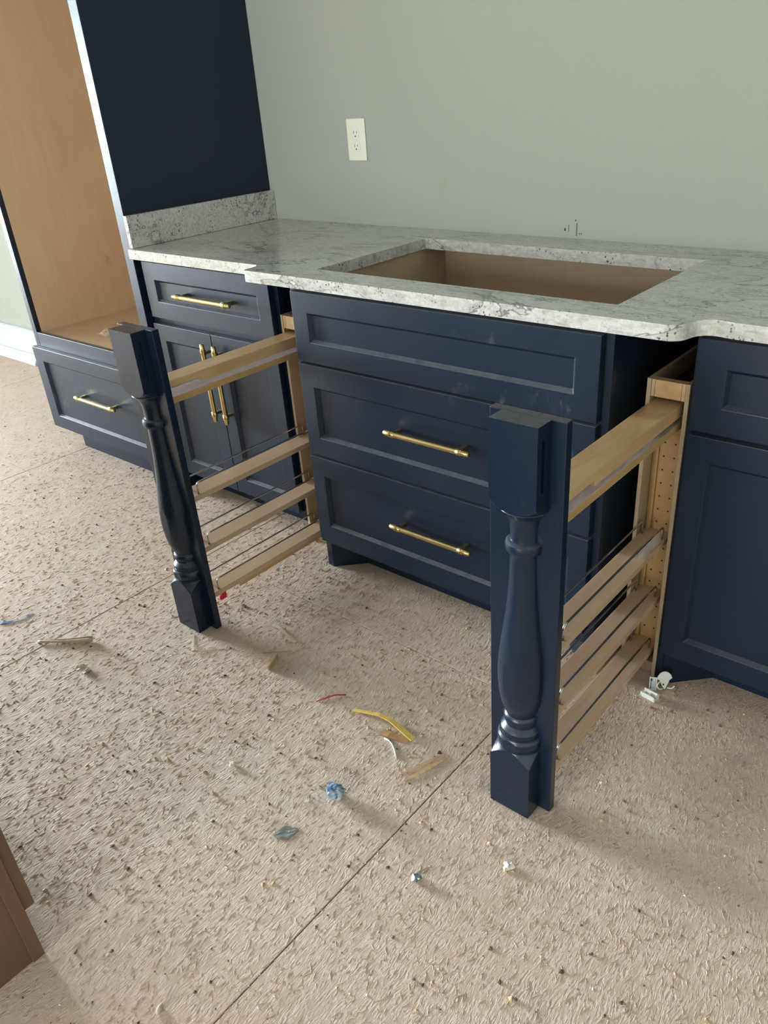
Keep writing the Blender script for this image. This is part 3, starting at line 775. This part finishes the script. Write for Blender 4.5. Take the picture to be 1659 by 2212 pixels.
for j in range(3):
    for i in range(6): bm.faces.new((g[j][i], g[j][i+1], g[j+1][i+1], g[j+1][i]))
o = tag(obj('torn_paper_scrap', bm, 'cream'), 'small torn crumpled paper scrap in front of the rolled paper strip', 'paper scrap')
md = o.modifiers.new('s', 'SOLIDIFY'); md.thickness = .0008
bm = bmesh.new(); ribbon(bm, [(.196, -1.492, .001), (.232, -1.486, .002), (.250, -1.468, .002), (.268, -1.436, .001), (.262, -1.405, .001)], [.014, .014, .010, .008, .006], .001)
tag(obj('blue_label_strip', bm, 'blue'), 'blue and white torn label strip at the left edge of the floor', 'wrapper')
bm = bmesh.new(); bx(bm, .768, .783, -1.012, -1.003, 0, .005); bx(bm, .783, .793, -1.010, -1.005, .001, .004)
tag(obj('wire_connector', bm, 'tin', bev=.0008), 'tiny silver connector on the floor between the two posts', 'connector')
bm = crumple(.008, 8, 2, .6, .9, 130); bmesh.ops.translate(bm, vec=(1.243, -1.444, 0), verts=bm.verts)
tag(obj('plaster_crumb', bm, 'pale'), 'white plaster crumb left of the crumpled blue wrapper', 'crumb')
bm = crumple(.0085, 11, 2, .6, 1.1, 130); bmesh.ops.translate(bm, vec=(1.765, -1.423, 0), verts=bm.verts)
tag(obj('metal_scrap', bm, 'tin'), 'small dark metal scrap in front of the near post', 'metal scrap')
bm = crumple(.010, 17, 2, .35, .9, 130); bmesh.ops.translate(bm, vec=(1.892, -1.296, 0), verts=bm.verts)
tag(obj('plaster_flake', bm, 'pale'), 'cream plaster flake on the floor at the right of the near post', 'crumb')
bm = bmesh.new(); ribbon(bm, [(1.455, -1.408, .001), (1.462, -1.419, .004), (1.474, -1.434, .001)], [.003, .007, .002], .001)
tag(obj('wood_shaving', bm, 'cream'), 'tiny leaf-shaped wood shaving beside the crumpled wrapper', 'wood scrap')
bm = bmesh.new(); bmesh.ops.create_icosphere(bm, subdivisions=2, radius=.008)
bmesh.ops.scale(bm, vec=(.55, 1.2, .6), verts=bm.verts); bmesh.ops.rotate(bm, verts=bm.verts, matrix=Matrix.Rotation(R(20), 3, 'Z')); bmesh.ops.translate(bm, vec=(1.572, -1.878, .004), verts=bm.verts)
tag(obj('seed_husk', bm, 'cream', smooth=True), 'small cream husk near the bottom edge of the floor', 'crumb')
# white plastic clips by the right cabinet
bm = bmesh.new(); bx(bm, 0, .040, 0, .004, 0, .014); bx(bm, 0, .040, .018, .021, 0, .014); bx(bm, 0, .005, 0, .020, 0, .006); bx(bm, .035, .040, 0, .020, 0, .014); bx(bm, .016, .020, 0, .020, 0, .008); bx(bm, 0, .040, 0, .020, 0, .002)
bmesh.ops.rotate(bm, verts=bm.verts, matrix=Matrix.Rotation(R(-8), 3, 'Z')); bmesh.ops.translate(bm, vec=(1.888, -.698, .0), verts=bm.verts)
tag(obj('plastic_bracket', bm, 'white_plastic', bev=.0008), 'white plastic channel bracket on the floor at the right rack', 'bracket')
def tag_xf(bm):
    bmesh.ops.rotate(bm, verts=bm.verts, matrix=Matrix.Rotation(R(-20), 3, 'X')); bmesh.ops.rotate(bm, verts=bm.verts, matrix=Matrix.Rotation(R(24), 3, 'Z'))
    bmesh.ops.translate(bm, vec=(1.905, -.664, .001), verts=bm.verts); return bm
tg = tag(obj('printed_tag', tag_xf(box(-.009, .009, 0, .0012, 0, .034)), 'tag'), 'small white tag with black print leaning behind the white bracket', 'tag')
for q0, q1, z0_, z1_ in ((-.006, -.004, .004, .030), (-.0015, -.0008, .005, .028), (.002, .0028, .005, .024), (.005, .0058, .008, .030), (-.0065, -.0025, .024, .030)):
    obj('print', tag_xf(box(q0, q1, -.0002, 0, z0_, z1_)), 'black', tg)
bm = bmesh.new()
lp = []
for k in range(28):
    t = 2*math.pi*k/28; w = .019*(.62+.38*math.sin(t)) if math.sin(t) < .2 else .019
    lp.append((w*math.cos(t), .024+.024*math.sin(t)))
A = [bm.verts.new((x, 0, z)) for x, z in lp]; B = [bm.verts.new((x, .003, z)) for x, z in lp]
for k in range(28): bm.faces.new((A[k], A[(k+1) % 28], B[(k+1) % 28], B[k]))
bm.faces.new(A); bm.faces.new(B[::-1])
tube(bm, round_path([(-.012, 0, .022), (-.020, -.004, .014), (-.016, -.006, .004), (-.006, -.004, .004)], .004, 3), .0018, 6)
tube(bm, round_path([(.006, 0, .004), (.016, -.006, .004), (.022, -.008, .012)], .004, 3), .0018, 6)
bmesh.ops.rotate(bm, verts=bm.verts, matrix=Matrix.Rotation(R(-12), 3, 'X')); bmesh.ops.rotate(bm, verts=bm.verts, matrix=Matrix.Rotation(R(40), 3, 'Z'))
bmesh.ops.translate(bm, vec=(1.927, -.645, .002), verts=bm.verts)
cl = tag(obj('plastic_clip', bm, 'white_plastic', bev=.0006), 'white plastic spoon-shaped clip with two prongs, standing by the right cabinet', 'clip')
bm = bmesh.new(); tube(bm, [(1.9245, -.652, .020), (1.9255, -.650, .0202)], .002, 8); obj('clip_hole', bm, 'black', cl)
bm = bmesh.new(); ribbon(bm, [(1.822, -.628, .0005), (1.842, -.633, .0005)], .006, .004)
tag(obj('white_shim', bm, 'white_plastic'), 'tiny white shim under the right narrow carcass', 'shim')

# countless crumbs and raised fibres
def on_floor(x, y):
    if y > -.53 and -.87 < x < 2.6: return False
    if x < 1.34 and y < -1.9 and x > .19: return False
    if y > -.10: return False
    return True
def scatter(name, mat, count, fn, label):
    vs, fs = [], []
    i = 0
    while i < count:
        # density falls off away from the camera side
        x = random.uniform(-2.6, 2.6); y = random.uniform(-2.1, -.1)
        if random.random() > (.25+.75*max(0, min(1, (x+1.2)/2.4))): continue
        if not on_floor(x, y): continue
        i += 1; fn(vs, fs, x, y)
    me = bpy.data.meshes.new(name); me.from_pydata(vs, [], fs); me.materials.append(M[mat])
    o = bpy.data.objects.new(name, me); COL.objects.link(o); o['kind'] = 'stuff'
    o['label'] = label; o['category'] = 'debris'
    return o
def crumb(vs, fs, x, y, lo=.0006, hi=.0032):
    r_ = lo+(hi-lo)*random.random()**3.2; b = len(vs)
    for k in range(5):
        a = 2*math.pi*k/5+random.random(); q = r_*random.uniform(.6, 1.4); vs.append((x+q*math.cos(a), y+q*math.sin(a), 0))
    vs.append((x+random.uniform(-.4, .4)*r_, y+random.uniform(-.4, .4)*r_, r_*random.uniform(.6, 1.3)))
    for k in range(5): fs.append((b+k, b+(k+1) % 5, b+5))
def sliver(vs, fs, x, y):
    a = R(90+random.gauss(8, 24)); l = .002+.008*random.random()**2; w = random.uniform(.0003, .0010); h = random.uniform(.0003, .0011)
    dx, dy = math.cos(a), math.sin(a); bend = random.uniform(-.2, .2)*l
    b = len(vs)
    for t in (-1, 0, 1):
        ox = x+dx*l*t-dy*(bend*(1-t*t)); oy = y+dy*l*t+dx*(bend*(1-t*t)); ww = w*(1 if t == 0 else .35); hh = h*(1 if t == 0 else .4)
        vs.extend([(ox-dy*ww, oy+dx*ww, 0), (ox, oy, hh), (ox+dy*ww, oy-dx*ww, 0)])
    for s in (0, 3): fs.extend([(b+s, b+s+3, b+s+4, b+s+1), (b+s+1, b+s+4, b+s+5, b+s+2)])
scatter('floor_crumbs', 'dirt', 1900, lambda a, b, x, y: crumb(a, b, x, y, .0005, .0050), 'scattered dark crumbs and grit all over the floor sheets')
scatter('plaster_crumbs', 'pale', 900, lambda a, b, x, y: crumb(a, b, x, y, .0004, .0032), 'scattered pale plaster crumbs all over the floor sheets')
scatter('wood_chips', 'tanwood', 1500, lambda a, b, x, y: crumb(a, b, x, y, .0008, .0055), 'scattered tan wood chips all over the floor sheets')
scatter('wood_fibres', 'floor', 22000, sliver, 'raised wood fibres all over the particle floor sheets')
for o in bpy.data.objects:
    if '_w' in o: del o['_w']
